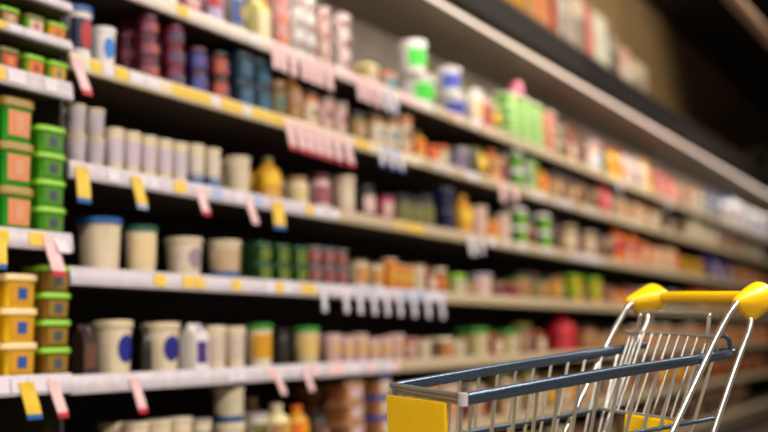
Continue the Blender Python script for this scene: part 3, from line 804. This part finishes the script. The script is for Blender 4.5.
# rim tubes: one per side plus front double tube
for tau, nm in ((0, 'near'), (1, 'far')):
    bm = bmesh.new()
    tube(bm, [P(.012, tau, rim(0)), P(LEN*.5, tau, rim(LEN*.5)+.004), P(LEN-.03, tau, rim(LEN)), P(LEN-.012, .12 if tau == 0 else .88, rim(LEN)+.002)], .0068, 12, smooth_n=5)
    tube(bm, [P(.012, tau, rim(0)-.006), P(LEN*.5, tau, rim(LEN*.5)-.002), P(LEN-.03, tau, rim(LEN)-.003)], .0058, 16, r2=.0098, upv=UPW)
    cp('side_rail', bm, M_RIM)
bm = bmesh.new()
tube(bm, [P(.0, .98, rim(0)), P(-.004, .5, rim(0)), P(0, .02, rim(0))], .0065, 12, smooth_n=4)
tube(bm, [P(.004, .98, rim(0)-.012), P(.004, .02, rim(0)-.012)], .004, 10)
cp('front_rail', bm, mat('steel_tube', (160, 164, 160), .3, .85, noise=.03))
for tau in (0.0,):
    bm = bmesh.new(); tube(bm, [P(.004, tau, rim(0)+.006), P(.004, tau, rim(0)-.016)], .009, 14)
    cp('corner_clip', bm, mat('clip_plastic', (176, 168, 172), .45))
# side grids
ns = 14
for tau in (0, 1):
    bm = bmesh.new()
    for i in range(ns):
        s = .02+i*.0475
        if s > LEN-.02: break
        tube(bm, [P(s, tau, rim(s)-.004), P(bot(s), inset(tau), zb(s))], wr, 8)
    for fz in (1.0,):
        pts = [P(s*(1-.166*fz)+.0, tau+(inset(tau)-tau)*fz, rim(s)-DEP*fz+(.02*(fz-.33)*0)) for s in (0, .2, .4, LEN)]
        tube(bm, pts, wr*1.15, 8)
    cp('side_grid', bm, M_CHR)
    bm = bmesh.new(); k_ = .49
    tube(bm, [P(s*(1-.166*k_), tau+(inset(tau)-tau)*k_, rim(s)-DEP*k_-.012*(s/LEN)+.006) for s in (0, .2, .4, LEN-.01)], .0045, 10)
    cp('side_bar', bm, M_RIM)
# front grid
bm = bmesh.new()
for i in range(7):
    t = .02+.96*i/6
    tube(bm, [P(.004, t, rim(0)-.01), P(.0, inset(t), zb(0))], wr, 8)
for fz in (.33, .66, 1.0):
    tube(bm, [P(.002, 0+(inset(0))*fz, rim(0)-DEP*fz), P(.002, 1-(1-inset(1))*fz, rim(0)-DEP*fz)], wr, 8)
cp('front_grid', bm, M_CHR)
# bottom grid
bm = bmesh.new()
for i in range(6):
    t = inset(i/5)
    tube(bm, [P(0, t, zb(0)), P(bot(LEN), t, zb(LEN))], wr, 8)
for i in range(9):
    s = bot(LEN)*i/8
    tube(bm, [P(s, inset(0), zb(0)+(zb(LEN)-zb(0))*i/8-.005), P(s, inset(1), zb(0)+(zb(LEN)-zb(0))*i/8-.005)], wr, 8)
cp('bottom_grid', bm, M_CHR)
# yellow front panel, a moulded tray with a raised edge
def slab(bm, c, th, nrm):
    """c: four corners; extruded by th along nrm"""
    a = [bm.verts.new(p) for p in c]; b = [bm.verts.new(p+nrm*th) for p in c]
    fs = [bm.faces.new(a[::-1]), bm.faces.new(b)]
    for i in range(4): fs.append(bm.faces.new((a[i], a[(i+1) % 4], b[(i+1) % 4], b[i])))
    return a, b
nf = (P(0, .5, -.3)-P(.1, .5, -.3)).normalized()
bm = bmesh.new()
slab(bm, [P(-.008, .995, rim(0)-.018), P(-.008, .13, rim(0)-.013), P(-.006, .12, rim(0)-.20), P(-.006, .93, rim(0)-.20)], .005, nf)
bmesh.ops.bevel(bm, geom=list(bm.edges), offset=.0018, segments=2, affect='EDGES')
cp('front_panel', bm, M_YEL)
# handle: bar and two moulded ends
SHN_ = LEN+.060; ZH = .0
def PH(ds, tau, z): return P(SHN_+ds, tau, z)
bm = bmesh.new(); tube(bm, [PH(0, .0, ZH), PH(0, 1.08, ZH)], .0125, 20); cp('handle_bar', bm, M_YELH)
for tau in (.0, 1.08):
    bm = bmesh.new()
    for c, r in ((PH(0.004, tau, -.001), .034), (PH(.004, tau+(.07 if tau == 0 else -.09), .0), .022), (PH(-.066 if tau else -.054, tau, -.010), .0125), (PH(-.018, tau, -.040), .0115)):
        t = bmesh.ops.create_icosphere(bm, subdivisions=3, radius=r)
        bmesh.ops.translate(bm, verts=t['verts'], vec=c)
    hull = bmesh.ops.convex_hull(bm, input=bm.verts)
    dead = [v for v in bm.verts if not v.link_faces]
    kill = [g for g in hull['geom_interior'] if isinstance(g, bmesh.types.BMVert)]
    bmesh.ops.delete(bm, geom=list(set(dead+kill)), context='VERTS')
    for _ in range(2): bmesh.ops.smooth_vert(bm, verts=bm.verts, factor=.5, use_axis_x=True, use_axis_y=True, use_axis_z=True)
    me = mesh_of(bm, 'handle_end', M_YELH); me.shade_smooth()
    o = link('handle_end', me); o.parent = croot; o.matrix_parent_inverse = CI
# tubes carrying the handle down to the chassis
OUT = .045
for tau, o_ in ((0, -OUT), (1, OUT)):
    bm = bmesh.new(); t = tau+o_
    tube(bm, [PH(-.056, tau+(.06 if tau else 0), -.010), PH(-.082, t, -.022), PH(-.105, t, -.048), P(.57, t, -.105), P(.465, t, -.262), P(.40, t, -.36)], .0062, 12, smooth_n=5)
    cp('front_handle_tube', bm, M_CHR)
    bm = bmesh.new()
    tube(bm, [PH(-.022, tau+(.06 if tau else 0), -.036), PH(-.030, tau+o_*.6, -.06), P(.643, t, -.13), P(.570, t, -.273), P(.53, t, -.36)], .0058, 12, smooth_n=5)
    cp('rear_handle_tube', bm, M_CHR)
    if tau: continue
    bm = bmesh.new()          # small rounded bracket loop at the rear end of the rail
    tube(bm, [P(.59, tau, rim(.59)), P(.596, tau, -.088), P(.615, tau, -.078), P(.634, tau, -.086), P(.638, tau, rim(.638))], .0048, 10, smooth_n=5)
    cp('hinge_loop', bm, M_RIM)
# rear gate (folding) with a raised back frame
bm = bmesh.new()
gs, gz = .60, -.079
tube(bm, [P(gs+.004, -.0, gz), P(gs+.012, 1.0, gz)], .0042, 10)
for i in range(8):
    t = .10+.66*i/7
    tube(bm, [P(gs+.006, t, gz), P(gs-.075, t, -.245)], .0029, 8)
for i in range(4):
    t = .83+.045*i
    tube(bm, [P(gs+.02, t, gz-.004), P(gs-.055, t, -.245)], .0029, 8)
tube(bm, [P(gs-.075, .06, -.245), P(gs-.075, .96, -.245)], .0042, 10)
gate = cp('rear_gate', bm, M_CHR)
bm = bmesh.new()
tube(bm, [P(gs-.01, .05, gz), P(gs-.004, .05, gz+.036), P(gs, .09, gz+.045), P(gs+.004, .5, gz+.045), P(gs+.008, .76, gz+.045), P(gs+.004, .79, gz+.034), P(gs, .80, gz)], .0045, 10, smooth_n=5)
cp('back_frame', bm, M_CHR)
bm = bmesh.new()
ga = (P(gs, .5, -.25)-P(gs-.1, .5, -.25)).normalized()
slab(bm, [P(gs-.085, .64, -.246), P(gs-.085, .12, -.246), P(gs-.10, .10, -.33), P(gs-.10, .62, -.33)], .008, ga)
bmesh.ops.bevel(bm, geom=list(bm.edges), offset=.003, segments=2, affect='EDGES')
cp('child_seat', bm, M_YEL)
# chassis: four legs down to a low frame, casters on the floor
def flr(s, tau, z):
    p = P(s, tau, -.36); return Vector((p.x, p.y, z))
bm = bmesh.new()
cor = [flr(.02, .0, .13), flr(.60, -.03, .13), flr(.60, 1.03, .13), flr(.02, 1., .13)]
for i in range(4): tube(bm, [cor[i], cor[(i+1) % 4]], .009, 12)
for a, b in ((P(.40, -.045, -.355), cor[1]), (P(.40, 1.045, -.355), cor[2]), (P(.53, -.045, -.355), cor[1]), (P(.53, 1.045, -.355), cor[2])):
    tube(bm, [a, b], .0065, 10)
for tau, c in ((inset(0), cor[0]), (inset(1), cor[3])):
    tube(bm, [P(.1, tau, zb(.1)), c.lerp(P(.1, tau, zb(.1)), .5)+Vector((0, 0, -.04)), c], .0065, 10, smooth_n=4)
for tau in (-.045, 1.045):
    tube(bm, [P(.45, tau, -.30), P(.45, inset(0 if tau < 0 else 1), zb(.45))], .005, 8)
cp('chassis', bm, M_CHR)
for c in cor:
    bm = bmesh.new()
    ax = (cor[0]-cor[3]).normalized()
    tube(bm, [c+Vector((0, 0, -.004)), c+Vector((0, 0, -.022))], .012, 12)
    for sgn in (-1, 1): tube(bm, [c+ax*.018*sgn+Vector((0, 0, -.02)), c+ax*.018*sgn+Vector((0, 0, -.085))], .004, 8)
    box(bm, c+Vector((-.02, -.02, -.026)), c+Vector((.02, .02, -.018)))
    cast = cp('caster_fork', bm, M_RIM)
    bm = bmesh.new(); wc = Vector((c.x, c.y, .05))
    tube(bm, [wc-ax*.012, wc+ax*.012], .05, 28)
    cp('wheel', bm, M_RUB, parent=cast)

# ------------------------------------------------------------------ view
sc.view_settings.view_transform = 'Standard'; sc.view_settings.look = 'None'
sc.view_settings.gamma = 1; sc.view_settings.exposure = -0.40; sc.view_settings.use_curve_mapping = False
